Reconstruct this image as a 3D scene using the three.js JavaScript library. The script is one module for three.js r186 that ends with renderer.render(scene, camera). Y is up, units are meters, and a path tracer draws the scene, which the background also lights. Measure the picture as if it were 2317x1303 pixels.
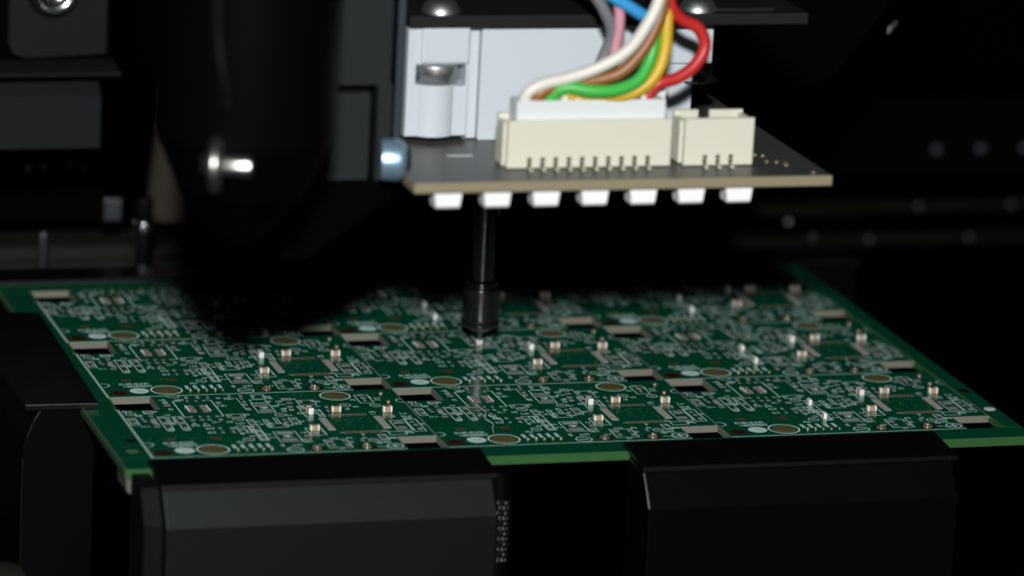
import * as THREE from 'three';
import { RoundedBoxGeometry } from 'three/addons/geometries/RoundedBoxGeometry.js';
import { mergeGeometries } from 'three/addons/utils/BufferGeometryUtils.js';
import { RectAreaLightUniformsLib } from 'three/addons/lights/RectAreaLightUniformsLib.js';

// Everything below is laid out in millimetres (x along the panel, y up, z towards the viewer) and brought to metres once, at the very end.
const MM = 0.001;
const scene = new THREE.Scene();
scene.background = new THREE.Color(0.0005, 0.0006, 0.0006);

// ---- camera: long lens, small depth of field, focused on the middle of the panel
const camera = new THREE.PerspectiveCamera(7.2596, 1024 / 575, 0.05, 5);
camera.rotation.set(THREE.MathUtils.degToRad(-14.491), THREE.MathUtils.degToRad(-17.4115), THREE.MathUtils.degToRad(2.997), 'YXZ');
camera.position.set(-151.56, 193.315, 690.815);
camera.focus = 0.7;
camera.userData.fStop = 14.5;

// ---- light: one small flash above the lens
RectAreaLightUniformsLib.init();
const flash = new THREE.RectAreaLight(0xffffff, 1770, 40, 28);
flash.position.set(-160, 315, 720);
scene.add(flash);

const renderer = new THREE.WebGLRenderer({ antialias: true });
renderer.setSize(1024, 575);
renderer.toneMapping = THREE.LinearToneMapping;
renderer.toneMappingExposure = 1;
renderer.shadowMap.enabled = true;

// ---- helpers
let seed = 7;
const rnd = (a = 0, b = 1) => { seed = (seed * 1664525 + 1013904223) >>> 0; return a + (b - a) * (seed / 4294967296); };
const V = (x, y, z) => new THREE.Vector3(x, y, z);
const used = {};
function numbered(name) { const n = used[name] = (used[name] ?? -1) + 1; return n ? `${name}_${String(n).padStart(3, '0')}` : name; }
function tag(o, label, category, group) { o.userData.label = label; o.userData.category = category; if (group) o.userData.group = group; return o; }
function thing(name, label, category, pos = [0, 0, 0], group) {
  const o = new THREE.Group(); o.name = numbered(name); o.position.set(...pos); scene.add(o); return tag(o, label, category, group);
}
function part(name, geo, mat, parent, pos) {
  const list = [].concat(geo); let g = list[0];
  if (list.length > 1) g = mergeGeometries(list.map((x) => { const y = x.index ? x.toNonIndexed() : x.clone(); for (const k of Object.keys(y.attributes)) if (!['position', 'normal', 'uv'].includes(k)) y.deleteAttribute(k); return y; }));
  const m = new THREE.Mesh(g, mat); m.name = name; m.castShadow = m.receiveShadow = true; if (pos) m.position.set(...pos); parent.add(m); return m;
}
const box = (x0, x1, y0, y1, z0, z1, r = 0) => {
  const w = x1 - x0, h = y1 - y0, d = z1 - z0;
  const g = r ? new RoundedBoxGeometry(w, h, d, 2, r) : new THREE.BoxGeometry(w, h, d);
  return g.translate((x0 + x1) / 2, (y0 + y1) / 2, (z0 + z1) / 2);
};
const cyl = (r0, r1, h, n = 32) => new THREE.CylinderGeometry(r1, r0, h, n);
const lathe = (pts, n = 48) => new THREE.LatheGeometry(pts.map((p) => new THREE.Vector2(...p)), n);
const tube = (pts, r, n = 64, s = 12) => new THREE.TubeGeometry(new THREE.CatmullRomCurve3(pts.map((p) => V(...p))), n, r, s);
const dome = (r, h) => new THREE.SphereGeometry(r, 20, 10, 0, Math.PI * 2, 0, Math.PI / 2).scale(1, h / r, 1);
// a profile in the y-z plane, swept from x0 to x1 with a small bevel
function sweepX(yz, x0, x1, bevel = 0.15) {
  const s = new THREE.Shape(yz.map(([y, z]) => new THREE.Vector2(-z, y)));
  const g = new THREE.ExtrudeGeometry(s, { depth: x1 - x0 - 2 * bevel, bevelEnabled: bevel > 0, bevelThickness: bevel, bevelSize: bevel, bevelOffset: -bevel, bevelSegments: 3 });
  return g.rotateY(Math.PI / 2).translate(x0 + bevel, 0, 0);
}
function sweepZ(xy, z0, z1, bevel = 0.15, holes = []) {
  const s = new THREE.Shape(xy.map(([x, y]) => new THREE.Vector2(x, y)));
  for (const h of holes) s.holes.push(new THREE.Path(h.map(([x, y]) => new THREE.Vector2(x, y))));
  return new THREE.ExtrudeGeometry(s, { depth: z1 - z0 - 2 * bevel, bevelEnabled: bevel > 0, bevelThickness: bevel, bevelSize: bevel, bevelOffset: -bevel, bevelSegments: 2 }).translate(0, 0, z0 + bevel);
}
function plan(xz, y0, y1, bevel = 0) {            // a floor plan raised from y0 to y1
  const s = new THREE.Shape(xz.map(([x, z]) => new THREE.Vector2(x, -z)));
  return new THREE.ExtrudeGeometry(s, { depth: y1 - y0, bevelEnabled: false }).rotateX(-Math.PI / 2).translate(0, y0, 0);
}

// ---- textures
function canvasOf(w, h, fill) { const c = document.createElement('canvas'); c.width = w; c.height = h; const g = c.getContext('2d'); g.fillStyle = fill; g.fillRect(0, 0, w, h); return [c, g]; }
function texture(c, srgb) { const t = new THREE.CanvasTexture(c); t.wrapS = t.wrapT = THREE.RepeatWrapping; t.magFilter = THREE.LinearFilter; if (srgb) t.colorSpace = THREE.SRGBColorSpace; return t; }
// fine grain for machined and moulded surfaces: green = roughness, red = height
function grain(size, lo, hi, streaks) {
  const d = new Uint8Array(size * size * 4);
  const coarse = Array.from({ length: 17 * 17 }, () => rnd());
  for (let y = 0; y < size; y++) {
    let run = rnd();
    for (let x = 0; x < size; x++) {
      if (streaks) run += (rnd() - 0.5) * 0.06; else run = rnd();
      run = Math.min(1, Math.max(0, run));
      const u = x / size * 16, v = y / size * 16, i = u | 0, j = v | 0, a = u - i, b = v - j;
      const at = (p, q) => coarse[(q % 16) * 17 + (p % 16)];
      const big = (at(i, j) * (1 - a) + at(i + 1, j) * a) * (1 - b) + (at(i, j + 1) * (1 - a) + at(i + 1, j + 1) * a) * b;
      const k = (y * size + x) * 4, n = 0.5 * run + 0.5 * big;
      d[k] = 255 * run; d[k + 1] = 255 * (lo + (hi - lo) * n); d[k + 2] = 255; d[k + 3] = 255;
    }
  }
  const t = new THREE.DataTexture(d, size, size); t.wrapS = t.wrapT = THREE.RepeatWrapping; t.magFilter = THREE.LinearFilter; t.needsUpdate = true; return t;
}
// mottled albedo around 1, for worn dark metal and plastic
function mottle(size, depth, scratches, tint = [1, 1, 1]) {
  const [c, g] = canvasOf(size, size, '#fff');
  g.fillStyle = `rgb(${tint.map((x) => Math.round(235 * x)).join(',')})`; g.fillRect(0, 0, size, size);
  for (let i = 0; i < 900; i++) { g.fillStyle = `rgba(${rnd() > 0.5 ? '255,255,255' : '90,90,90'},${rnd(0, depth)})`; const r = rnd(2, size / 14); g.beginPath(); g.ellipse(rnd(0, size), rnd(0, size), r, r * rnd(0.2, 1), rnd(0, 3), 0, 7); g.fill(); }
  for (let i = 0; i < scratches; i++) { g.strokeStyle = `rgba(255,255,255,${rnd(0.1, 0.5)})`; g.lineWidth = rnd(0.5, 1.4); const x = rnd(0, size), y = rnd(0, size), a = rnd(0, 6.3), l = rnd(6, 60); g.beginPath(); g.moveTo(x, y); g.lineTo(x + l * Math.cos(a), y + l * Math.sin(a)); g.stroke(); }
  return texture(c, true);
}
const fineGrain = grain(256, 0.75, 1, false), brushed = grain(256, 0.6, 1, true), wornMap = mottle(512, 0.03, 40), plainMap = mottle(256, 0.02, 0);
function std(rgb, rough, metal = 0, more = {}) {
  const m = new THREE.MeshPhysicalMaterial({ roughness: rough, metalness: metal, ...more }); m.color.setRGB(...rgb); return m;
}
const uvScale = (t, n) => { const c = t.clone(); c.repeat.set(n, n); c.needsUpdate = true; return c; };
const grainSmall = uvScale(fineGrain, 0.08), wornSmall = uvScale(wornMap, 0.03), plainSmall = uvScale(plainMap, 0.05);
const M = {
  fiducial: std([0.07, 0.17, 0.06], 0.5),
  paleLine: std([0.4, 0.52, 0.45], 0.6),
  greyMask: std([0.05, 0.085, 0.055], 0.6),
  fr4: std([0.2, 0.197, 0.152], 0.8, 0, { map: plainSmall }),
  greenEdge: std([0.035, 0.125, 0.035], 0.45, 0, { map: plainSmall }),
  mask: std([0.002, 0.076, 0.034], 0.16),
  silk: std([0.6, 0.66, 0.61], 0.6),
  paste: std([0.47, 0.44, 0.4], 0.55, 0.1, { roughnessMap: grainSmall, bumpMap: grainSmall, bumpScale: 0.00004 }),
  darkPaste: std([0.27, 0.22, 0.2], 0.5, 0.1, { roughnessMap: grainSmall, bumpMap: grainSmall, bumpScale: 0.00005 }),
  tin: std([0.93, 0.93, 0.91], 0.36, 0.2),
  solder: std([0.3, 0.24, 0.17], 0.28, 0.6),
  gold: std([0.16, 0.15, 0.055], 0.4, 0.3),
  ceramic: std([0.4, 0.27, 0.15], 0.5),
  blackBoard: std([0.058, 0.061, 0.056], 0.4),
  boardEdge: std([0.26, 0.22, 0.14], 0.75),
  ledWhite: std([0.95, 0.95, 0.96], 0.5),
  cream: std([0.68, 0.67, 0.55], 0.5),
  plugWhite: std([0.7, 0.745, 0.745], 0.45),
  pin: std([0.6, 0.58, 0.42], 0.35, 0.6),
  edgeGlint: std([0.3, 0.29, 0.27], 0.42, 0.9),  // bright metal for the strips that imitate edge highlights
  milk: std([0.56, 0.615, 0.65], 0.42),
  warmSteel: std([0.82, 0.8, 0.75], 0.34, 1),
  satin: std([0.62, 0.64, 0.66], 0.42, 1),
  steel: std([0.72, 0.74, 0.76], 0.2, 1),
  darkSteel: std([0.3, 0.33, 0.36], 0.3, 1),
  blueSteel: std([0.4, 0.62, 0.8], 0.36, 0.75),
  anodized: std([0.0012, 0.0014, 0.0013], 0.31, 0, { map: wornSmall, specularIntensity: 0.55 }),
  worn: std([0.0012, 0.0016, 0.0015], 0.335, 0, { map: wornSmall, ior: 1.9, specularColor: new THREE.Color(0.86, 1, 0.96) }),
  sheet: std([0.0025, 0.0025, 0.0025], 0.28, 0, { map: wornSmall, ior: 1.8 }),
  blackPlate: std([0.014, 0.015, 0.014], 0.5, 0, { map: wornSmall, specularIntensity: 0.4 }),
  post: std([0.0145, 0.0195, 0.0198], 0.6, 0, { map: plainSmall, specularIntensity: 0.4 }),
  cone: std([0.0012, 0.0013, 0.0014], 0.55, 0, { specularIntensity: 0.05 }),
  nozzle: std([0.0045, 0.0045, 0.0045], 0.2, 0, { ior: 1.75 }),
  rubber: std([0.003, 0.003, 0.003], 0.6, 0, { specularIntensity: 0.3 }),
  deep: std([0.0007, 0.0008, 0.0008], 0.8, 0, { specularIntensity: 0.04 }),
  greyFar: std([0.0095, 0.0105, 0.0105], 0.7, 0, { map: plainSmall, specularIntensity: 0.3 }),
  greyFar2: std([0.0105, 0.0118, 0.013], 0.7, 0, { map: plainSmall, specularIntensity: 0.3 }),
  beam: std([0.018, 0.0175, 0.0145], 0.7, 0, { map: wornSmall, specularIntensity: 0.3 }),
  beige: std([0.085, 0.07, 0.052], 0.7),
  support: std([0.11, 0.1, 0.09], 0.7),
};

// ---- printed side of one circuit module: 45 x 32 mm, origin at its round contact pad
const X0 = -9.7, X1 = 35.3, Z0 = -28.7, Z1 = 3.28, S = 40;
const table = (t) => t.split(',').map((q) => q.trim().split(/\s+/).map(Number));
const OUT = table(`-9.3 -17.4 1.2 3.7, -6.2 -20.9 1.3 1.4, -4.6 -17.7 1.1 7.1, -3.1 -17.5 .7 2.9, -2.1 -17.6 1.1 7.1, 12.3 -27.8 2 2.3, 11.5 -25.2 2.4 1.9, 6.1 -17.8 2.7 1.7, 6.1 -11.3 1.9 3.4,
 7.2 -11.2 .7 3.3, 8.5 -14.7 1 11, 11 -7.8 3.4 5.2, 11.3 -23.2 2.7 5.2, 17.6 -2.9 3.5 4.3, 16.3 -9.2 2.5 3.8, 30.2 -11.6 2.3 5.2, 32.7 -12 1.7 6.4, 26.5 -4.7 1.1 3, 28.4 -5.8 2.6 1.6, 11 -14.4 .5 4.1,
 12.8 -15.1 .5 3, 11.3 -12.2 2.7 2.1, 15.1 -14.9 1.2 3.5, 20.2 -18.8 .8 3.9, 28.3 -25.8 2.1 4.4, 18.6 -24 2.7 2.6, 16.6 -25.3 1.3 1, 8.2 -8.9 1.1 5.2, 18 -20.9 1 5.6`);
const PADS = table(`-9 -17.2 .7 1.1, -8.9 -15.4 .7 1.1, -7.3 -17.4 .5 1.3, -5.9 -17.1 .8 1.3, -6.2 -20.5 1 .9, -5.8 -18.7 .7 .9, -7.2 -16 .6 .9, -6.1 -15.9 .9 1.7, -6.2 -13.1 1 1, -4.3 -17.7 .7 .9, -4.3 -14.9 .7 1.5,
 -4.3 -11.7 .9 .9, -1.7 -17.2 .7 1.3, -1.8 -14.6 .6 1.3, -1.8 -11.8 .8 1.1, .1 -15.8 .7 .9, 1.5 -15.8 .7 .9, 2.7 -15.8 .6 .9, 4.4 -15.7 .6 1.1, 0 -14 .5 1.1, 1.6 -13.8 .5 1.1, 1.8 -28.1 .5 1.5, 3.6 -28.1 .5 1.5,
 5.2 -27.9 .4 1.3, 6.6 -27.1 .7 .9, 8.6 -28.2 .5 1.5, 10.4 -28 .5 1.1, 10.2 -26.6 .5 1.1, 6 -24.7 .8 1.3, 9.8 -23.1 .8 1.1, 9.8 -20.8 .8 1.3, 10.2 -24.7 .5 1.1, 12.4 -27.4 .4 .9, 13.9 -27.2 .3 1.3,
 6.3 -17.5 .6 .9, 8.1 -17.3 .5 .9, 3.3 -11.2 .5 1.1, 3.3 -9 .4 1, 5 -11 .8 1.3, 4.9 -9.1 .5 1.2, 6.3 -10.3 .6 1.3, 8.7 -14.2 .6 .9, 8.7 -12.6 .6 1.3, 8.4 -8.7 .7 .9, 8.4 -6.7 .7 1.1, 8.4 -4.7 .9 .9,
 -2.2 -25.6 .9 1.3, -2.3 -24 1.1 .9, .4 -26.2 .4 .9, 1.6 -26 .4 .9, 3 -26 .4 .9, 4.2 -25.9 .4 .9, .4 -17.6 .4 .9, 1.7 -17.5 .4 .9, 3 -17.4 .4 .9, 4.3 -17.4 .4 .9,
 11.5 -7.5 2.4 1.2, 11.4 -4.2 2.4 1.3, 11.5 -22.5 2.2 1.1, 11.7 -19.6 2 1.2, 17.8 -2.4 1.1 1.2, 18.1 -.6 .7 1.4, 20.3 -2.6 .5 1.4, 20.3 -.6 .7 1.4, 30.6 -10.9 1.5 1.1, 30.5 -8.5 1.4 1.6, 33.2 -11.1 .6 1, 33.3 -9.5 .7 1.2,
 33.4 -7.4 .7 1.2, 23.2 -2.7 .5 1.4, 26.9 -4.4 .6 .7, 26.7 -2.7 .8 .8, 11.5 -14.2 .5 .7, 11.4 -12.8 .6 .7, 14 -14.5 .6 .7, 13.9 -13 .7 .7, 11.7 -11.7 .3 1.1, 13.4 -11.7 .5 .9, 15.4 -14.4 .6 1, 15.4 -12.6 .7 1.2,
 15.2 -5.8 .8 1.2, 10.5 -1.5 .6 1.4, 12.3 -1.2 .6 1.2, 18.2 -20.9 .8 1.9, 20.5 -18.6 .6 1.2, 20.4 -16.6 .6 1.4, 22.2 -20.5 .5 1.2, 22 -18.6 .4 1.4, 28.8 -26.2 .8 1, 29 -24.8 .8 1.2, 30.3 -25.1 .4 1.4, 17 -7.1 .8 1.2,
 18.5 -7.8 .4 1.4, 30.4 -15.5 .6 1.4, 31.1 -14.5 .6 1.4, 29.1 -23.4 .4 1.2, 18.8 -23.8 .6 1.3, 20.7 -24 .5 1.3, 16.8 -23.2 .9 .9, 16.4 -21.1 .9 .9, 16.3 -19.6 .8 1.1, 18.2 -18 .5 1.3, 16.7 -25.2 .9 .7`);
const WORDS = table(`-9.2 -21.6 1.4 1, -7.7 -18.9 1.1 .9, -8 -13.3 1.3 .9, -2.4 -27.1 1.1 1.2, -1.9 -21.9 .9 1, -3.3 -18.9 1 .8, 0 -26.6 1.5 .8, 5.9 -22.9 1.5 1, 7.8 -26.6 1.7 .9, 3.2 -14.4 1.2 .9, 5.4 -14.2 1.1 .9,
 6.6 -13.1 1.4 .8, -.3 -13 1.4 1.1, 1.4 -12.8 1.3 1.1, 1.3 -11.1 1.5 .9, 1.3 -9 1.3 .9, 5.9 -7.8 .8 .9, 4.5 -3.6 1.4 .8, -6.6 -4.3 4.8 1, -6.3 -3 4.7 1, -4.6 -10.7 1.2 .7, -1.9 -10.6 .9 .7,
 28.2 -16.8 1.4 .8, 26.5 -20 1.2 .8, 25 -19 .9 1, 32.9 -15.6 1.1 1, 32.7 -13.9 1.7 .8, 32.7 -12.9 1.7 .8, 31.2 -5.7 1.2 1, 25.1 -.9 1.2 1, 24.2 -5.6 .5 1, 23.8 -3.5 .7 .7, 15.3 -16.7 .9 .8, 17.2 -17.4 .8 .8,
 13.2 -1.2 1 .8, 14.5 -3.9 1.6 .8, 14.5 -2.8 1.6 .8, 18.8 -3.9 1.3 .7, 21.4 -3.7 1 .7, 18.9 1.6 .9 .9, 20.8 -20.8 .9 .8, 31.1 -24.2 1 .6, 31 -23.2 1 .6, 15.3 -22.6 1.3 1, 15.1 -20.1 1.1 1, 27.8 -6.8 .7 .6,
 21.6 -23.5 .7 .7, 15.4 -24.1 1.1 .8, 15.1 -18.8 .8 .7, 14.7 -26 .7 .7, 27.9 -2.9 1.2 .7, 26.2 -1 1.5 .7`);
const VIEW = { x: (v) => (v - X0) * S, z: (v) => (v - Z0) * S };
function paintModule() {
  const W = Math.round((X1 - X0) * S), H = Math.round((Z1 - Z0) * S);
  const [ca, a] = canvasOf(W, H, '#005238');
  const [cb, b] = canvasOf(W, H, 'rgb(110,40,0)');        // red = height, green = roughness
  const both = (f) => { f(a, 0); f(b, 1); };
  const X = VIEW.x, Z = VIEW.z;
  // copper under the mask: pours and traces a little lighter
  for (let i = 0; i < 70; i++) {
    const x = rnd(X0, X1), z = rnd(Z0, Z1); let dx = x, dz = z; const pts = [[dx, dz]];
    for (let k = 0; k < 4; k++) { if (k % 2) dx += rnd(-6, 6); else dz += rnd(-3, 3); pts.push([dx, dz]); }
    both((g, n) => { g.lineWidth = S * 0.22; g.lineJoin = 'round'; g.strokeStyle = n ? 'rgba(150,45,0,.6)' : 'rgba(0,88,58,.45)'; g.beginPath(); pts.forEach((p, j) => (j ? g.lineTo(X(p[0]), Z(p[1])) : g.moveTo(X(p[0]), Z(p[1])))); g.stroke(); });
  }
  // vias: tiny pale dots in loose rows
  const via = (x, z, r = 0.14) => both((g, n) => { g.fillStyle = n ? 'rgb(150,120,0)' : `rgba(${70 + rnd(0, 50) | 0},${120 + rnd(0, 40) | 0},95,.75)`; g.beginPath(); g.arc(X(x), Z(z), r * S, 0, 7); g.fill(); });
  for (let i = 0; i < 34; i++) via(rnd(21.5, 27.8), rnd(-14, -7.6));
  for (let i = 0; i < 30; i++) via(rnd(-8.5, 4), rnd(-10, -4.5), 0.11);
  for (let i = 0; i < 40; i++) via(rnd(12, 24), rnd(-28.3, -25), 0.11);
  for (let i = 0; i < 150; i++) via(rnd(X0, X1), rnd(Z0, Z1), rnd(0.07, 0.11));
  // bare pads and their solder paste
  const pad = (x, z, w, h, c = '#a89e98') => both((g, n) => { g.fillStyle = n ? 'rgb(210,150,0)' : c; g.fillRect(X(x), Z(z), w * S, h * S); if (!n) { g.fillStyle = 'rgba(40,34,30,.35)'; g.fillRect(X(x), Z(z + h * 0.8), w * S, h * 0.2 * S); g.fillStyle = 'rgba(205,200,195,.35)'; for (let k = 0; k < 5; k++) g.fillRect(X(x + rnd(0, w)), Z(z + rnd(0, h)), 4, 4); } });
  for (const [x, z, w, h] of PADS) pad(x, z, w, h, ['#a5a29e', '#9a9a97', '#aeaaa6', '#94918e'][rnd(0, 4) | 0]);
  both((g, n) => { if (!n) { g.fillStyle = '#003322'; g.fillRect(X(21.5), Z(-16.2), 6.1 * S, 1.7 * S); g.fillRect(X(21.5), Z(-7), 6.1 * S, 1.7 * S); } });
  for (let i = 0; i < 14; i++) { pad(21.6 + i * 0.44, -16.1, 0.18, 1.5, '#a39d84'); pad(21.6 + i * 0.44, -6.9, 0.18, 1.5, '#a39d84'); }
  // bare dark holes and flux rings
  const disc = (x, z, r, c, h = 'rgb(60,110,0)') => both((g, n) => { g.fillStyle = n ? h : c; g.beginPath(); g.arc(X(x), Z(z), r * S, 0, 7); g.fill(); });
  disc(-7.7, 0.8, 1.45, '#3a1d12'); disc(-7.7, 0.8, 0.9, '#2c120b');
  disc(-5.2, -5.7, 0.85, '#4e4a2c'); disc(1.8, -5.5, 0.9, '#56431f');
  disc(15.6, 1.2, 1.35, '#14170c'); disc(23.2, 1.5, 1.35, '#14170c'); disc(32.7, -21.4, 0.7, '#23180e'); disc(32.7, -26, 0.6, '#23180e');
  disc(0, 0, 2.1, '#11321c'); disc(25.3, 6.2 - 32, 2.1, '#11321c');
  // white silk screen
  const silk = (f, w = 0.2) => both((g, n) => { g.strokeStyle = g.fillStyle = n ? 'rgb(190,160,0)' : 'rgba(214,240,234,.96)'; g.lineWidth = w * S; g.lineCap = g.lineJoin = 'round'; f(g); });
  for (const [x, z, w, h] of OUT) silk((g) => g.strokeRect(X(x), Z(z), w * S, h * S), 0.17);
  const line = (w, ...p) => silk((g) => { g.beginPath(); p.forEach((q, i) => (i ? g.lineTo(X(q[0]), Z(q[1])) : g.moveTo(X(q[0]), Z(q[1])))); g.stroke(); }, w);
  line(0.2, [0.2, -25.6], [-0.5, -25.6], [-0.5, -17], [0.4, -17]); line(0.2, [4.9, -26], [5.55, -25.6], [5.55, -17], [4.9, -17]); line(0.14, [9.7, -26.4], [9.8, -20]);
  const ring = (x, z, r, w = 0.17, s = 0, e = 7) => silk((g) => { g.beginPath(); g.arc(X(x), Z(z), r * S, s, Math.min(e, s + Math.PI * 2)); g.stroke(); }, w);
  for (const [x, z] of [[-8.3, -19.6], [7.4, -15.1], [6.5, -4.4], [14.3, -16.6], [25.6, -20.6], [30.2, -20], [25.2, -1.8]]) { ring(x, z, 0.8); disc(x, z, 0.4, '#8a8076', 'rgb(190,140,0)'); }
  ring(0, 0, 2.38, 0.3); ring(25.3, 6.2 - 32, 2.32, 0.28);
  ring(-9.3, -3.6, 1, 0.18, -Math.PI / 2, Math.PI / 2); ring(0.2, -28.6, 1, 0.18, 0, Math.PI); ring(35.1, -22.1, 1, 0.18, Math.PI / 2, Math.PI * 1.5);
  ring(12.2, 1.6, 1.22, 0.22); line(0.24, [11.5, 1.6], [12.9, 1.6]);
  ring(27.6, 1.4, 1.2, 0.22); line(0.3, [27, 1.4], [28.2, 1.4]); line(0.3, [27.6, 0.8], [27.6, 2]); line(0.16, [24.9, 1.5], [25.9, 1.6], [26.6, 2.4]);
  silk((g) => { g.beginPath(); g.arc(X(-4.3), Z(0), 1.5 * S, 0, 7); g.fill(); });
  both((g, n) => { if (!n) { g.strokeStyle = 'rgba(110,135,122,.7)'; g.lineWidth = 5; for (const k of [-0.35, 0.1, 0.4]) { g.beginPath(); g.moveTo(X(-4.3 + k), Z(-0.5)); g.lineTo(X(-4.3 + k + 0.15), Z(0.5)); g.stroke(); } } });
  for (const [x, z] of [[11.9, -5.9], [12, -21.1]]) silk((g) => { g.beginPath(); g.moveTo(X(x), Z(z)); g.lineTo(X(x + 1.6), Z(z)); g.lineTo(X(x + 0.8), Z(z + 1)); g.fill(); g.beginPath(); g.moveTo(X(x), Z(z + 1.1)); g.lineTo(X(x + 1.6), Z(z + 1.1)); g.stroke(); }, 0.14);
  for (let i = 0; i < 5; i++) silk((g) => g.fillRect(X(3.2 + i * 1.3), Z(-2.1), 0.55 * S, 2 * S));
  both((g, n) => { if (!n) { g.fillStyle = 'rgba(70,110,90,.8)'; for (let i = 0; i < 5; i++) for (let k = 0; k < 3; k++) g.fillRect(X(3.3 + i * 1.3), Z(-1.9 + k * 0.65), rnd(0.2, 0.42) * S, 0.18 * S); } });
  for (const x of [21, 28]) line(0.16, [x, -6.2], [x + 0.7, -6]);
  line(0.16, [28.2, -15.4], [28.9, -15]);
  // designators: strokes the size of the small print, too small to read
  both((g, n) => { if (!n) { g.fillStyle = 'rgba(150,180,168,.4)'; g.fillRect(X(-6.6), Z(-4.35), 4.8 * S, 1 * S); g.fillRect(X(-6), Z(-3.1), 4 * S, 1 * S); } });
  // more small print beside the part outlines
  const near = [];
  for (const [x, z, w, h] of OUT.slice(0, 28)) { near.push([x + w + 0.25, z + rnd(0, h * 0.6), rnd(0.7, 1.1), 0.65]); if (h > 3) near.push([x - 1.1, z + h * 0.5, 0.9, 0.65]); }
  const clear = near.filter(([x, z, w, h]) => !PADS.some((p) => x < p[0] + p[2] && x + w > p[0] && z < p[1] + p[3] && z + h > p[1]) && !(x + w > 19.5 && x < 29.6 && z > -14.3 && z < -7) && !(x > 0 && x + w < 5.2 && z > -23.5 && z < -19));
  for (const [x, z, w, h] of WORDS.concat(clear)) silk((g) => {
    const n = Math.max(2, Math.round(w / 0.42)), cw = w / n;
    for (let i = 0; i < n; i++) {
      const u = x + i * cw, k = rnd(0, 5) | 0; g.beginPath();
      if (k === 0) { g.arc(X(u + cw * 0.4), Z(z + h / 2), cw * 0.33 * S, 0, 7); } else { g.moveTo(X(u), Z(z + h)); g.lineTo(X(u), Z(z)); if (k > 1) g.lineTo(X(u + cw * 0.6), Z(z + (k > 2 ? 0 : h))); if (k > 3) g.lineTo(X(u + cw * 0.6), Z(z + h * 0.5)); if (k === 3) { g.moveTo(X(u), Z(z + h / 2)); g.lineTo(X(u + cw * 0.6), Z(z + h / 2)); } }
      g.stroke();
    }
  }, 0.14);
  line(0.08, [X0, Z1 - 0.16], [29, Z1 - 0.16]); both((g, n) => { if (!n) { g.strokeStyle = 'rgba(120,150,132,.7)'; g.lineWidth = 0.14 * S; g.beginPath(); g.moveTo(X(X1 - 0.18), Z(Z0)); g.lineTo(X(X1 - 0.18), Z(-3.3)); g.stroke(); } });
  return [texture(ca, true), texture(cb, false)];
}
const [printMap, reliefMap] = paintModule();
const printed = new THREE.MeshPhysicalMaterial({ map: printMap, roughnessMap: reliefMap, roughness: 1, bumpMap: reliefMap, bumpScale: 0.00006 });

// ---- the circuit panel
const panel = thing('circuit_panel', 'large green circuit board panel of nine identical modules, held at its edges by black clamps', 'circuit board');
const PX = 45, PZ = 31.983, T = 1.1;
const G = 0.12;                                   // half the width of the scored groove round each module
function outline(g) {                             // a rectangle with its back left and front right corners cut out
  return [[X0 + 6.3 + g, Z0 + g], [X1 - g, Z0 + g], [X1 - g, -3.1 - g], [29.1 - g, -3.1 - g], [29.1 - g, Z1 - g], [X0 + g, Z1 - g], [X0 + g, -21.6 + g], [X0 + 6.3 + g, -21.6 + g]];
}
const coreGeo = plan(outline(0.01), -T, -0.03);
const skinGeo = plan(outline(G), -0.03, 0);
{ const p = skinGeo.attributes.position, u = skinGeo.attributes.uv; for (let i = 0; i < p.count; i++) u.setXY(i, (p.getX(i) - X0) / (X1 - X0), 1 - (p.getZ(i) - Z0) / (Z1 - Z0)); }
const contactGeo = lathe([[0, 0.05], [0.5, 0.05], [1.75, 0.07], [1.9, 0.03], [1.9, 0.002]], 40);
const jointGeo = mergeGeometries([dome(0.85, 0.3), dome(0.36, 0.55).translate(0.05, 0, 0.05), new THREE.SphereGeometry(0.16, 10, 8).translate(-0.4, 0.32, 0.1)].map((g) => g.toNonIndexed()));
const beadGeo = dome(0.42, 0.4), legGeo = dome(0.26, 0.32);
const longPadGeo = new RoundedBoxGeometry(1.15, 0.1, 6.3, 1, 0.04).translate(0, 0.05, 0);
const qfnGeo = new RoundedBoxGeometry(1.2, 0.12, 3.4, 1, 0.04).translate(0, 0.06, 0);
const qfnBeads = (() => {
  const list = [];
  for (let i = 0; i < 4; i++) list.push(new THREE.SphereGeometry(0.12, 10, 8).translate(-0.62 + 0.03 * i, 0.12, -1.3 + 0.8 * i));
  for (let i = 0; i < 3; i++) list.push(new THREE.SphereGeometry(0.07, 8, 6).translate(-0.2 + 0.25 * i, 0.13, -1.1 + 1.05 * i));
  return mergeGeometries(list.map((g) => g.toNonIndexed()));
})();
const qfnBeads2 = qfnBeads.clone().rotateY(Math.PI);
const cells = [];
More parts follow.
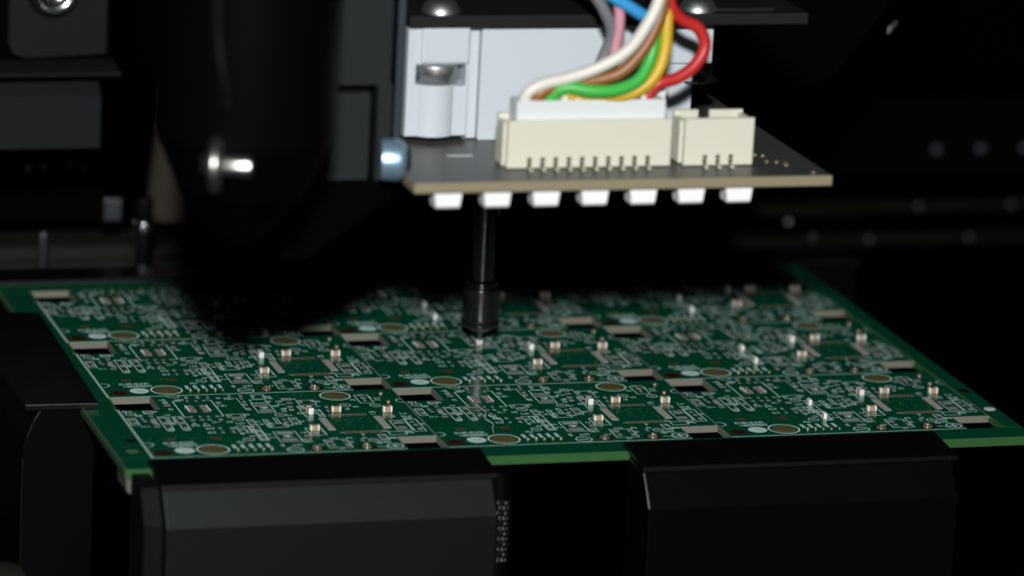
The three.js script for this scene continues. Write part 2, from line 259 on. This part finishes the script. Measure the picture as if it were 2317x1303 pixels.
for (let i = 0; i < 3; i++) for (let j = 0; j < 3; j++) {
  const mod = part('circuit_module', coreGeo, M.fr4, panel, [j * PX, 0, i * PZ]);
  cells.push([i, j, mod]);
  part('printed_face', skinGeo, printed, mod);
  part('contact_pad', contactGeo, M.gold, mod); part('contact_pad', contactGeo, M.gold, mod, [25.3, 0, 6.2 - PZ]);
  part('solder_pad', longPadGeo, M.paste, mod, [20.2, 0.002, -10.8]); part('solder_pad', longPadGeo, M.paste, mod, [28.85, 0.002, -10.8]);
  for (const [g, b, x] of [[qfnGeo, qfnBeads, 1.45], [qfnGeo, qfnBeads2, 3.55]]) { part('solder_pad', g, M.darkPaste, mod, [x, 0.002, -21.2]); part('solder_bead', b, M.tin, mod, [x, 0.002, -21.2]); }
  part('solder_joint', jointGeo, M.solder, mod, [15.6, 0, 1.2]).rotation.set(0, rnd(0, 6), 0); const big = part('solder_joint', jointGeo, M.solder, mod, [23.2, 0, 1.5]); big.rotation.y = rnd(0, 6); big.scale.set(rnd(0.85, 1.1), rnd(0.8, 1.4), rnd(0.85, 1.1));
  part('solder_joint', beadGeo, M.solder, mod, [32.7, 0, -21.4]); part('solder_joint', beadGeo, M.solder, mod, [32.7, 0, -26]);
  for (let k = 0; k < 5; k++) part('solder_joint', legGeo, M.solder, mod, [3.6 + k * 1.28 + rnd(-0.06, 0.06), 0, 0.85 + 0.05 * k]).scale.set(rnd(0.8, 1.2), rnd(0.7, 1.4), rnd(0.8, 1.2));
}
// rails round the modules, green on the outside, with the same scored grooves
function rail(x0, x1, z0, z1, gl, gr, gb, gf, side = M.greenEdge, t = T) {
  const r = part('panel_rail', box(x0 + 0.01, x1 - 0.01, -t, -0.03, z0 + 0.01, z1 - 0.01), side, panel);
  part('green_face', box(x0 + gl, x1 - gr, -0.03, 0, z0 + gb, z1 - gf), M.mask, r);
  return r;
}
const zf = Z1 + 2 * PZ, xr = X1 + 2 * PX;
rail(-15.1, X0, Z0, zf, 0, 0.4, 0.08, 0.08);
rail(xr, 128.2, Z0, zf, 0.15, 0, 0.08, 0.08);
rail(-15.1, 128.2, -34.5, Z0, 0, 0, 0, 0.1, M.fr4);
rail(-15.1, 128.2, zf, 72.4, 0, 0, 0.1, 0, M.greenEdge, 1.4);
const spotGeo = cyl(0.95, 0.95, 0.02, 28);
for (const [x, z, m] of [[-12.1, 63.5, M.fiducial], [-11.2, 58.2, M.rubber], [-11.6, -6.5, M.rubber], [126.8, 47, M.rubber], [126.9, 57.4, M.tin]]) part('fiducial_mark', spotGeo, m, panel, [x, 0.01, z]);
for (let i = 0; i < 3; i++) part('border_line', plan([[-10.02, Z0 + i * PZ + (i ? 7.1 : 7.1)], [-9.62, Z0 + i * PZ + 7.1], [-9.62, Z1 + i * PZ - 0.1], [-10.02, Z1 + i * PZ - 0.1]], -0.02, 0.012), M.paleLine, panel);
part('border_line', plan([[xr, Z0], [xr + 0.18, Z0], [xr + 0.18, zf], [xr, zf]], -0.02, 0.008), M.greenEdge, panel);
part('worn_or_glint_edge', plan([[-15.13, -34], [-14.7, -34], [-14.7, 72.2], [-15.13, 72.2]], -0.4, 0.01), M.greyMask, panel);
// ragged fibre left in the corners of the routed slots
for (let i = 0; i < 4; i++) for (let j = 0; j < 4; j++) {
  const x = X0 + j * PX, z = Z0 + i * PZ;
  if (j === 3 || i === 3) { if (j === 3 && i > 0) part('routed_burr', new THREE.IcosahedronGeometry(0.55, 1).scale(1.2, 0.5, 0.8), M.fr4, panel, [x - 0.2, -0.25, z - 6.3]); continue; }
  if (j === 0) part('routed_burr', new THREE.IcosahedronGeometry(0.6, 1).scale(1.2, 0.4, 1), M.fr4, panel, [x - 0.35, -0.2, z + 6.6]);
}
// chip capacitors standing on the modules
const capBody = new RoundedBoxGeometry(0.92, 0.8, 0.78, 2, 0.05).translate(0, 0.4, 0);
const capEnd = new RoundedBoxGeometry(0.3, 0.84, 0.82, 2, 0.08).translate(0, 0.42, 0);
const smallBody = new RoundedBoxGeometry(0.7, 0.55, 0.52, 2, 0.04).translate(0, 0.3, 0), smallEnd = new RoundedBoxGeometry(0.26, 0.6, 0.56, 2, 0.06).translate(0, 0.31, 0);
function capacitor(x, z, turn, small, tall) {
  const c = part('capacitor', small ? smallBody : capBody, M.ceramic, panel, [x, 0.01, z]); c.rotation.y = turn;
  if (tall) c.scale.y = tall;
  for (const s of [-1, 1]) part('terminal', small ? smallEnd : capEnd, M.tin, c, [s * (small ? 0.42 : 0.58), 0, 0]);
}
for (const [i, j] of cells) {
  const x = j * PX, z = i * PZ, w = () => rnd(-0.06, 0.06);
  capacitor(x + 23.3 + w(), z - 17.4, w()); capacitor(x + 31.1 + w(), z - 16.3, w(), false, 1.1); capacitor(x + 17.5 + w(), z - 7.9, w());
  capacitor(x + 19 + w(), z - 16.9, Math.PI / 2 + w(), false, 1.15);
  if (j === 2 || (i === 0 && j === 1)) { capacitor(x + 8.75, z - 12.4, Math.PI / 2 + w(), true, 1.5); capacitor(x + 8.45, z - 4.9, Math.PI / 2 + w(), true, 1.5); }
}
// pale thread modelled in place of the nozzle reflection on the front middle module
part('reflection_thread', [tube([[45.9, 0.05, 45.5], [46.2, 0.05, 50], [45.2, 0.06, 53], [45.6, 0.05, 56], [44.8, 0.05, 58.5], [44.3, 0.05, 61]], 0.07, 40, 5), tube([[46.2, 0.05, 51.5], [47.6, 0.05, 54.5], [47.2, 0.05, 56]], 0.05, 20, 5)], M.silk, panel);

// ---- the light board above the panel, with its LEDs and connectors
const LY = 46.3;
const lightBoard = thing('light_board', 'dark circuit board with seven white LEDs under its front edge and cream connectors on top', 'circuit board');
part('board', box(21.6, 84.9, 44.72, LY - 0.06, 24, 90, 0.2), M.boardEdge, lightBoard);
part('board_face', box(21.8, 84.7, LY - 0.06, LY, 24.2, 89.8), M.blackBoard, lightBoard);
part('board_face', box(21.8, 84.7, 44.66, 44.72, 24.2, 89.8), M.blackBoard, lightBoard);
const ledGeo = (() => {
  const g = sweepX([[44.66, 89.5], [42.65, 89.5], [42.35, 89.2], [42.35, 86.6], [42.65, 86.3], [44.66, 86.3]], -2.05, 2.05, 0.1);
  const p = g.attributes.position; for (let i = 0; i < p.count; i++) if (p.getY(i) < 43.6) p.setX(i, p.getX(i) * 0.87);   // walls draw in towards the lens
  g.computeVertexNormals(); return g;
})();
for (let i = 0; i < 7; i++) { const l = part('led', ledGeo, M.ledWhite, lightBoard, [26.85 + i * 7.32, 0, 0]); part('led_window', cyl(1.1, 1.1, 0.06, 20), M.silk, l, [0, 42.34, 87.9]); }
// open-topped pin header seen from its notched side
function header(x0, x1, z0, z1, n, key) {
  const y0 = LY + 0.15, y1 = LY + 7.1, t = 0.85, mid = (x0 + x1) / 2, f = [[x0, y0]];
  for (let i = 0; i < n; i++) { const c = mid + (i - (n - 1) / 2) * 2; f.push([c - 0.34, y0], [c - 0.34, y0 + 1.5], [c + 0.34, y0 + 1.5], [c + 0.34, y0]); }
  f.push([x1, y0], [x1, y1], [x0, y1]);
  const back = key ? [[x0, y0], [x1, y0], [x1, y1 + 0.1], [mid + 0.2, y1 + 0.1], [mid + 0.2, y1 - 2], [mid - 1.6, y1 - 2], [mid - 1.6, y1 + 0.1], [x0, y1 + 0.1]] : [[x0, y0], [x1, y0], [x1, y1 + 0.1], [x0, y1 + 0.1]];
  const shell = part('connector_header', [sweepZ(f, z1 - t, z1, 0.08), sweepZ(back, z0, z0 + t, 0.08), box(x0 - 0.25, x0 + t, y0, y1 - 0.6, z0 + t - 0.1, z1 - t - 0.9, 0.1), box(x1 - t, x1 - 0.05, y0, y1 - 0.3, z0 + t - 0.1, z1 - t + 0.1, 0.1), box(x0 + 0.2, x1 - 0.2, y0 + 0.1, y0 + 1.6, z0 + 0.3, z1 - 3.2)], M.cream, lightBoard);
  for (let i = 0; i < n; i++) { const c = mid + (i - (n - 1) / 2) * 2; part('pin', [box(c - 0.24, c + 0.24, LY + 0.05, LY + 0.32, z1 - 3, z1 + 1.25, 0.08), dome(0.42, 0.3).translate(c, LY, z1 + 1)], M.pin, shell); }
}
header(37.35, 62.2, 76.9, 82.8, 10, false);
header(64.2, 74.85, 76.9, 83, 3, true);
for (const [x, z] of [[77.9, 80.9], [80.1, 83.3], [82.5, 88.3], [77.6, 76.5], [78.6, 77.2], [79.3, 81.3], [80.4, 82.2]]) part('solder_joint', dome(0.38, 0.3), M.solder, lightBoard, [x, LY, z]);
part('printed_bar', box(31, 34.9, LY, LY + 0.03, 73.3, 74.1), M.plugWhite, lightBoard);

// ---- wires and their plug
const harness = thing('wire_harness', 'bundle of coloured wires curving up from a white plug seated in the long cream connector', 'cable');
const plug = part('plug', [box(38.75, 61.4, 48.2, 56.1, 78, 81.85, 0.2), box(60.6, 62.2, 51, 57.4, 77.7, 79.2, 0.15)], M.plugWhite, harness);
for (let i = 0; i < 10; i++) { const c = 40.1 + i * 2; part('contact_rib', box(c - 0.35, c + 0.35, 55.9, 56.75, 79.6, 81.4, 0.15), M.plugWhite, plug); }
const wireMat = (r, g, b) => std([r, g, b], 0.42);
function wire(label, rgb, pts, r = 0.92) { const w = part('wire', tube(pts, r, 96, 16), wireMat(...rgb), harness); w.userData.label = label; }
wire('grey wire', [0.16, 0.17, 0.18], [[54.1, 55, 79], [51.3, 57.6, 78], [52.8, 61.6, 77.6], [53.8, 65.3, 78], [52.4, 68.6, 78], [49, 74, 77], [47, 82, 76]], 0.85);
wire('pink wire', [0.6, 0.27, 0.33], [[52.1, 55, 79], [53.3, 58, 78.6], [54.3, 63, 78.4], [54.7, 67.2, 78.4], [54.2, 71.5, 78], [53.5, 82, 77]], 0.8);
wire('blue wire', [0.04, 0.32, 0.68], [[50.1, 55, 79], [50.8, 55.9, 78.8], [55, 56, 78.6], [58.3, 57, 78.2], [60.4, 60, 78], [60.9, 63, 78.2], [60.2, 66.4, 78.6], [57.3, 68.4, 79], [54, 70.3, 79], [49, 73.5, 78], [45, 82, 77]]);
wire('yellow wire', [0.62, 0.4, 0.015], [[46.1, 55, 80], [46.6, 56.6, 80.4], [50, 56.6, 80.8], [55, 56.7, 81.4], [58, 58, 81.6], [60, 60.2, 81.4], [61, 63.2, 81], [61.3, 67.2, 80.4], [61.3, 71.4, 79.6], [61, 82, 78]]);
wire('green wire', [0.05, 0.46, 0.06], [[44.1, 55, 80.6], [44.3, 56.6, 80.8], [46, 57.9, 81.4], [49.9, 57.6, 82.4], [53.9, 57.9, 82.6], [57, 59.3, 82.2], [58.9, 62.4, 81.2], [59.6, 66.5, 80.6], [60, 71.4, 79.8], [57, 82, 78]]);
wire('brown wire', [0.28, 0.11, 0.03], [[42.1, 55, 80.6], [42.4, 56.9, 80.8], [45.2, 58, 80.8], [49.8, 58.7, 81], [54.2, 60.1, 81.6], [57.5, 63.6, 81.8], [59.4, 67.3, 81.6], [60.6, 71.4, 81], [61.5, 82, 80]]);
wire('white wire', [0.72, 0.69, 0.62], [[40.1, 55, 80.6], [40.5, 57, 80.8], [42.4, 58.3, 81], [46.5, 59.4, 81.4], [51, 61.1, 82], [54.9, 63.7, 82.6], [57.4, 67.3, 82.8], [59.2, 71, 82.4], [61, 82, 81]]);
wire('red wire', [0.5, 0.022, 0.02], [[58.1, 55, 80.4], [59.3, 57, 80.6], [60.4, 58.2, 80.8], [63.2, 59, 80.8], [65.8, 60.7, 80.6], [67.4, 63.5, 80.2], [66.4, 66.1, 80], [63.7, 67.5, 80], [62, 69.2, 80.2], [61.4, 72, 80], [62, 82, 79]]);

// ---- white plastic housing standing on the light board
const housing = thing('lens_housing', 'milky white plastic housing with two bolted legs standing behind the cream connectors', 'housing');
part('front_plate', box(38.4, 67.9, LY, 63.75, 60, 64.2, 0.2), M.milk, housing);
part('body', box(36, 71, LY, 63.7, 42, 60.2, 0.5), M.milk, housing);
part('leg', [box(36.2, 38.3, LY + 0.1, 63.7, 56, 63.2, 0.2), sweepZ([[26.9, LY + 0.9], [36.4, LY + 0.9], [36.4, 63.7], [26.9, 63.7]], 60, 65, 0.25, [[[28.3, 54.7], [28.3, 57.9], [35.9, 57.9], [35.9, 54.7]]]), box(26.95, 36.3, LY + 0.9, 63.6, 50, 60.2), cyl(3.9, 3.9, 7.7, 48).translate(31.4, LY + 4.85, 62.2)], M.milk, housing);
part('foot_or_shade', cyl(3.4, 3.4, 1, 40).translate(31, LY + 0.5, 60.5), M.rubber, housing);  // dark disc standing in for the shade under the leg
part('leg_cap', box(28.8, 36.3, 58.1, 63.6, 62, 65.5, 0.5), M.milk, housing);
part('leg', [box(67.8, 75.1, 57.1, 63.7, 54, 62.6, 0.4), box(67.8, 72.4, LY, 57.2, 54, 62, 0.4)], M.milk, housing);
const boltHead = (r, h) => [lathe([[0, 0], [r, 0], [r, h - 0.25], [r - 0.25, h], [r * 0.55, h], [r * 0.5, h - 1], [0, h - 1]], 40)];
part('bolt', boltHead(3.4, 2.9), M.satin, housing, [31.9, 54.95, 62.4]);
part('bolt', boltHead(2.9, 2.6), M.darkSteel, housing, [73.3, 54.4, 59.2]);
part('washer', cyl(3.6, 3.6, 0.4, 36), M.darkSteel, housing, [73.3, 54.2, 59.2]);

// ---- black plate over the housing
const plate = thing('mounting_plate', 'black flat plate with two round screw heads, above the white housing', 'plate');
part('sheet', box(26.6, 88.6, 63.75, 65.5, 10, 66.3, 0.25), M.blackPlate, plate);
part('raised_rim', sweepZ([[70.5, 0], [80.5, 0], [83.2, 2.7], [83.2, 48], [82.4, 48], [82.4, 3.1], [80.2, 0.8], [70.5, 0.8]], 0, 0.5, 0.1).rotateX(-Math.PI / 2).translate(3, 65.48, 64.6), M.blackPlate, plate);
for (const x of [32.1, 72]) part('screw', lathe([[0, 2], [1.2, 1.95], [2.2, 1.4], [2.75, 0.4], [2.75, 0]], 36), M.satin, plate, [x, 65.5, 63.2]);

// ---- grey post left of the housing, with its grooves
const post = thing('machine_post', 'dark grey upright post with a stepped groove, between the black cone and the white housing', 'post');
part('face', [box(11, 20.2, 58.4, 110, 70, 80), box(18.5, 20.6, 44.3, 58.4, 70, 80), box(11.3, 17.6, 44.3, 57.2, 70, 79.8, 0.3)], M.post, post);
part('core', box(11.4, 21.6, 44.6, 110, 66, 77.5), M.deep, post);
part('shadow_blocker', sweepZ([[4, 35], [6, 32.6], [9.5, 32.6], [22, 41.5], [22, 44.2], [11, 44.2], [4, 44.2]], 73, 78.5, 0.2), M.deep, post);  // added near-black piece, shaped to widen the shadow on the panel
part('side_strip', box(21.7, 25.6, 47, 110, 58, 68, 0.3), std([0.02, 0.034, 0.043], 0.5), post);
part('screw', [lathe([[0, 2], [1.4, 1.8], [2.1, 0.8], [2.2, 0]], 30).rotateX(Math.PI / 2)], M.steel, post, [10.2, 62.6, 76.5]);
const standoff = thing('standoff_pin', 'short blue steel pin lying at the left end of the light board', 'pin', [19.4, 48.7, 85.6]);
part('shaft', lathe([[0, -2.2], [1.4, -2.1], [2.5, -1.7], [2.95, -1], [2.95, 1.4], [2.7, 1.7], [0, 1.7]], 40).rotateZ(Math.PI / 2), M.blueSteel, standoff);
standoff.rotation.y = -0.22;
part('collar', cyl(1.6, 1.6, 3.2, 24).rotateZ(Math.PI / 2), M.deep, standoff, [1, 0, -0.5]);

// ---- placement nozzle and the chip on its tip
const nozzle = thing('placement_nozzle', 'slim black nozzle pointing straight down at the middle module', 'nozzle', [56.2, 0, 12]);
part('tip', lathe([[0, 0.95], [0.4, 0.95], [0.46, 1.5], [0.6, 2.2], [0.9, 2.9]], 28), M.darkSteel, nozzle);
part('body', lathe([[0.6, 2.35], [1.3, 2.5], [2.85, 3.4], [3.06, 3.75], [3.06, 9.6], [2.9, 9.9], [2.4, 10], [2.4, 10.4], [2.75, 10.45], [2.75, 10.9], [1.95, 11]], 56), M.nozzle, nozzle);
part('ring', lathe([[3.07, 3.9], [3.12, 4.0], [3.12, 4.5], [3.07, 4.6]], 48), M.rubber, nozzle);
part('shaft', lathe([[1.92, 10.8], [1.92, 21], [2.1, 21.1], [2.1, 44]], 40), M.nozzle, nozzle);
part('guide_rod', cyl(0.45, 0.45, 22, 16).translate(1.9, 33, 0.6), M.darkSteel, nozzle);
const chip = thing('placed_chip', 'tiny silver chip held on the tip of the black nozzle', 'chip', [56.2, 0.08, 12]);
part('body', new RoundedBoxGeometry(0.5, 0.8, 0.7, 2, 0.05).translate(0, 0.42, 0), M.ceramic, chip);
for (const s of [-1, 1]) part('terminal', new RoundedBoxGeometry(0.3, 0.84, 0.76, 2, 0.06).translate(s * 0.27, 0.42, 0), M.tin, chip);

// ---- black cone-ended head at the left
const head = thing('dispensing_head', 'large out-of-focus black cone-ended head with a bright steel screw in its side', 'tool head', [-7.4, 0, 106]);
part('housing', lathe([[0, 42.2], [1.6, 42.2], [2, 42.6], [8.4, 49.4], [8.7, 50.2], [12, 57], [12.4, 58.4], [12.4, 115], [0, 115]], 72), M.cone, head);
const screw = part('clamp_screw', lathe([[0, -4], [1.15, -4], [1.3, -3.7], [1.3, 0], [3.1, 0.1], [3.6, 0.5], [3.6, 1.1], [3.1, 1.5], [1.25, 1.8], [1.15, 2.6], [0, 2.7]], 40).rotateZ(Math.PI / 2), M.warmSteel, head, [-5.9, 56.1, 12]);
screw.rotation.set(0, -0.33, 0);
part('hose', tube([[-7.2, 100, 10.5], [-7, 84, 10.7], [-6.8, 74, 11.1], [-5.6, 66, 11.6], [-4.6, 63.3, 10]], 0.8, 60, 12), M.nozzle, head);  // tube added to give the head its faint upright highlight streak

// ---- clamps gripping the panel
function frontClamp(x0, x1, body, label) {
  const c = thing('front_clamp', label, 'clamp', [0, 0, 0], 'clamps along the front edge of the panel');
  part('lip', sweepX([[0.05, 70.3], [0.75, 70.3], [0.8, 71], [-0.1, 80.6], [-0.75, 80.7], [-0.75, 80.2], [0.05, 72.4]], x0, x1, 0.08), M.sheet, c);
  part('jaw', sweepX([[-0.9, 72.7], [-1.1, 80], [-5.75, 83.5], [-60, 83.5], [-60, 74]], x0 + 0.2, x1 - 0.6, 0.28), body, c);
  return c;
}
const clampL = frontClamp(-11.4, 39.2, M.worn, 'grey worn clamp block gripping the front left edge of the panel');
part('side_plate', sweepX([[-0.6, 72.5], [-0.9, 79], [-5.6, 82.4], [-60, 82.4], [-60, 74]], -14.2, -11.4, 0.2), M.rubber, clampL);
const clampR = frontClamp(61.8, 112.1, M.anodized, 'black clamp block gripping the front right edge of the panel');
part('worn_or_glint_edge', tube([[62.05, -1.2, 80.05], [62.05, -3.4, 81.8], [62.05, -5.7, 83.4]], 0.13, 12, 8), M.edgeGlint, clampR);  // metal strips added in place of highlights on the clamp edges
part('worn_or_glint_edge', tube([[61.95, -0.7, 80.62], [85, -0.7, 80.62], [112, -0.7, 80.62]], 0.06, 12, 8), M.edgeGlint, clampR);
const clampS = thing('side_clamp', 'black clamp with a flat top gripping the left edge of the panel', 'clamp');
part('lip', plan([[-18.2, -13.2], [-11.6, -11.6], [-12.6, 41.2], [-23.8, 40.9], [-24.2, 0]], 0.15, 0.95), M.sheet, clampS);
part('jaw', sweepZ([[-12.75, -60], [-12.75, -1.4], [-14.6, 0], [-21.2, 0], [-22.4, -2], [-23.6, -5], [-23.9, -6.4], [-23.8, -60]], -12, 40, 0.2), M.anodized, clampS);
part('worn_or_glint_edge', tube([[-21.2, -0.1, 39.9], [-22.3, -2, 39.9], [-23.45, -5, 39.9], [-23.75, -6.6, 39.9], [-23.7, -40, 39.9]], 0.05, 60, 8), M.darkSteel, clampS);  // thin strips standing in for highlights along the side clamp edges
part('worn_or_glint_edge', tube([[-23.7, 0.9, 40.9], [-18, 0.9, 41.05], [-12.7, 0.9, 41.2]], 0.06, 12, 8), M.darkSteel, clampS);
const support = thing('support_block', 'small pale grey block under the front left corner of the panel', 'support');
part('block', sweepZ([[-14.9, -1.62], [-11.2, -1.62], [-11.4, -5.2], [-12.6, -5.2], [-14.7, -3.4]], 66, 72.3, 0.15), M.support, support);

// ---- knurled screw beside the left clamp
const knurl = thing('knurled_screw', 'upright knurled screw at the right end of the grey clamp block', 'screw', [40.1, 0, 78.6]);
{
  const n = 130, rows = 60, g = new THREE.CylinderGeometry(1, 1, 9.6, n, rows, true), p = g.attributes.position;
  for (let i = 0; i < p.count; i++) {
    const a = Math.atan2(p.getZ(i), p.getX(i)), y = p.getY(i), u = 18 * a / (2 * Math.PI), v = y / 0.8;
    const tri = (t) => Math.abs(t - Math.floor(t) - 0.5) * 2, r = 1.85 + 0.28 * Math.min(tri(u + v * 0.5), tri(u - v * 0.5));
    p.setX(i, Math.cos(a) * r); p.setZ(i, Math.sin(a) * r);
  }
  g.computeVertexNormals(); part('grip', g.translate(0, -9, 0), std([0.05, 0.053, 0.056], 0.36, 1), knurl);
  part('collar', [cyl(1.9, 1.9, 4, 40).translate(0, -2.2, 0), cyl(1.9, 1.9, 50, 40).translate(0, -38.5, 0)], M.anodized, knurl);
}

// ---- machine parts behind the panel, out of focus
const rear = thing('rear_rail', 'black rail running along the back edge of the panel', 'rail');
part('bar', box(-60, 140, -40, -0.3, -42, -35, 0.5), M.anodized, rear);
part('lip', box(-60, 140, -0.3, 0.5, -42, -33.6, 0.15), M.sheet, rear);
const upper = thing('machine_block', 'grey square panel with a shiny round bolt at the top left', 'machine part');
part('panel', sweepZ([[-8.6, 36.2], [5.2, 36.9], [5.2, 90], [-11.6, 90], [-11.6, 39], [-10.8, 37]], -48, -43.5, 0.35), M.greyFar, upper);
part('body', box(-80, 6.2, 35.6, 90, -60, -46), M.deep, upper);
part('ledge', sweepX([[35.6, -46], [34.7, -39], [34.2, -39], [34.2, -60], [35.6, -60]], -80, 6.8, 0.1), M.greyFar, upper);
part('bolt', lathe([[4.6, 0], [4.6, 0.8], [3.8, 1], [3.7, 3.2], [3.2, 3.6], [2, 3.6], [1.9, 2.4], [0, 2.4]], 40).rotateX(Math.PI / 2), M.steel, upper, [-4.4, 48.2, -43.2]);
const lower = thing('carriage_block', 'dark grey block with a sloped upper edge, below the square grey panel', 'machine part');
part('block', sweepX([[21.4, -41], [29.6, -41], [30.2, -41.4], [32.2, -43.5], [32.2, -60], [21.4, -60]], -80, 4, 0.2), M.greyFar2, lower);
const lowerBolts = [[1.6, 6.2, 0.8], [4.2, 6.4, 0.5], [11.6, 6.3, 0.6], [9, 6.5, 0.4]];
const carrier = thing('feeder_bank', 'black feeder bank with small blurred screws behind the back left module', 'machine part');
part('body', box(-80, 15.5, -4, 14, -112, -91, 0.5), M.deep, carrier);
for (const [x, y, r] of lowerBolts) part('screw', dome(r, r * 0.8).rotateX(Math.PI / 2), M.steel, carrier, [x, y, -91]);
part('bracket', box(11.2, 14.4, 1.2, 5.4, -72, -70, 0.3), M.darkSteel, carrier);
const hose = thing('beige_hose', 'beige hose end hanging beside the black cone', 'hose', [27, 0, -88]);
part('sleeve', lathe([[0, -4], [3.7, -4], [4, -3.6], [3.9, 3], [3.2, 10], [2.3, 18], [2, 32], [0, 32]], 36), M.beige, hose);
part('end_ring', lathe([[4.05, -4.2], [4.3, -4], [4.3, -2.8], [4.05, -2.6]], 36), M.deep, hose);
const beam = thing('rear_beam', 'brownish grey beam behind the back rail at the left', 'beam');
part('bar', box(-80, 34, -30, -5.8, -92, -80, 0.4), M.beam, beam);
part('groove', box(-80, 34, -8.6, -8.2, -80.2, -79.85), M.deep, beam);
const peg = thing('steel_peg', 'thin upright steel peg in front of the rear beam', 'peg', [1.6, -14, -76]);
part('shaft', lathe([[0, 12.2], [0.8, 12.1], [1, 11.8], [1, 0], [0, 0]], 20), M.darkSteel, peg);
part('foot_or_shade', cyl(1.8, 1.8, 4, 20).translate(0, 1, 0), M.deep, peg);
const stud = thing('steel_bolt', 'bright steel bolt with a black cap left of the beige hose', 'bolt', [16.6, -6, -62]);
part('shank', lathe([[0, 0], [1.5, 0], [1.5, 6.5], [1.9, 6.6], [1.9, 9], [1.4, 9.4], [0, 9.4]], 28), M.steel, stud);
part('cap', lathe([[0, 9.4], [1.5, 9.4], [1.6, 13], [1, 13.6], [0, 13.6]], 28), M.rubber, stud);
part('base', box(-1.6, 3.2, -8, 0.5, -2, 2, 0.2), M.beam, stud);
for (const [i, y, z, l] of [[0, -9.6, -112, 'upper of two dim metal rails in the dark background at the right'], [1, -15, -108, 'lower of two dim metal rails in the dark background at the right']]) {
  const r = thing('guide_rail', l, 'rail', [0, 0, 0]);
  part('bar', box(150 + i * -6, 300, y - 1.6, y + 0.6, z - 6, z, 0.4), std([0.004, 0.0037, 0.0027], 0.6, 0, { specularIntensity: 0.15 }), r);
  for (const x of i ? [171.5, 192.5] : [183, 202.6]) part('screw', dome(1, 0.6).rotateX(Math.PI / 2), std([0.018, 0.016, 0.016], 0.5, 0.2), r, [x, y - 0.3, z]);
}
const farBlock = thing('distant_frame', 'black machine frame with small blue-grey screws in the right background', 'machine frame');
part('frame', box(150, 320, -4, 12, -140, -112, 1), M.deep, farBlock);
for (const x of [185.8, 195.1, 204.5]) part('screw', dome(1.1, 0.8).rotateX(Math.PI / 2), std([0.035, 0.046, 0.06], 0.5, 0.5), farBlock, [x, 1.6, -112]);
const farScrews = thing('adjusting_screw', 'small steel screw pair behind the right edge of the panel', 'screw', [160, -24, -110]);
part('shaft', cyl(1.2, 1.2, 9, 20).translate(0.3, 4, 0), M.deep, farScrews);
for (const [x, y, r] of [[0.2, 6.2, 0.8], [-0.2, 9.4, 0.6], [3.2, 4, 0.6], [-5.4, 12.5, 0.7]]) part('nut', new THREE.SphereGeometry(r, 14, 10), M.darkSteel, farScrews, [x, y, 1.2]);
const arm = thing('black_arm', 'black slanted arm with a small bright glint at the upper right', 'machine part');
part('arm', sweepZ([[113, 36], [122, 40], [131, 52], [140, 90], [104, 90], [104, 46]], -20, -6, 0.5), M.deep, arm);
const glint = part('clip', sweepZ([[0, 0], [1.7, 1.9], [1.6, 2.6], [0.2, 1.4]], 0, 1.4, 0.1), M.steel, arm, [129.2, 47.4, -3]);
glint.rotation.set(-0.25, -0.1, 0);
const corner = thing('floor_fitting', 'pale blurred metal fitting in the bottom left corner', 'fitting', [-31, -22, 60]);
part('cap', lathe([[0, 3.8], [3.4, 3.6], [4.2, 2.6], [4.4, 0], [4.4, -20]], 32), M.beam, corner);

// ---- the machine round it
function struct(name, g, m) { const o = part(name, g, m, scene); o.userData.kind = 'structure'; }
struct('floor', box(-600, 900, -64, -60, -500, 500), M.deep);
struct('wall', box(-600, 900, -60, 500, -420, -410), M.deep);

// ---- millimetres to metres
const done = new Set();
scene.traverse((o) => {
  o.position.multiplyScalar(MM);
  if (o.isMesh && !done.has(o.geometry)) { done.add(o.geometry); o.geometry.scale(MM, MM, MM); }
  if (o.isRectAreaLight) { o.width *= MM; o.height *= MM; }
});
camera.position.multiplyScalar(MM);
flash.lookAt(0.055, 0, 0.03);
camera.updateProjectionMatrix();
renderer.render(scene, camera);
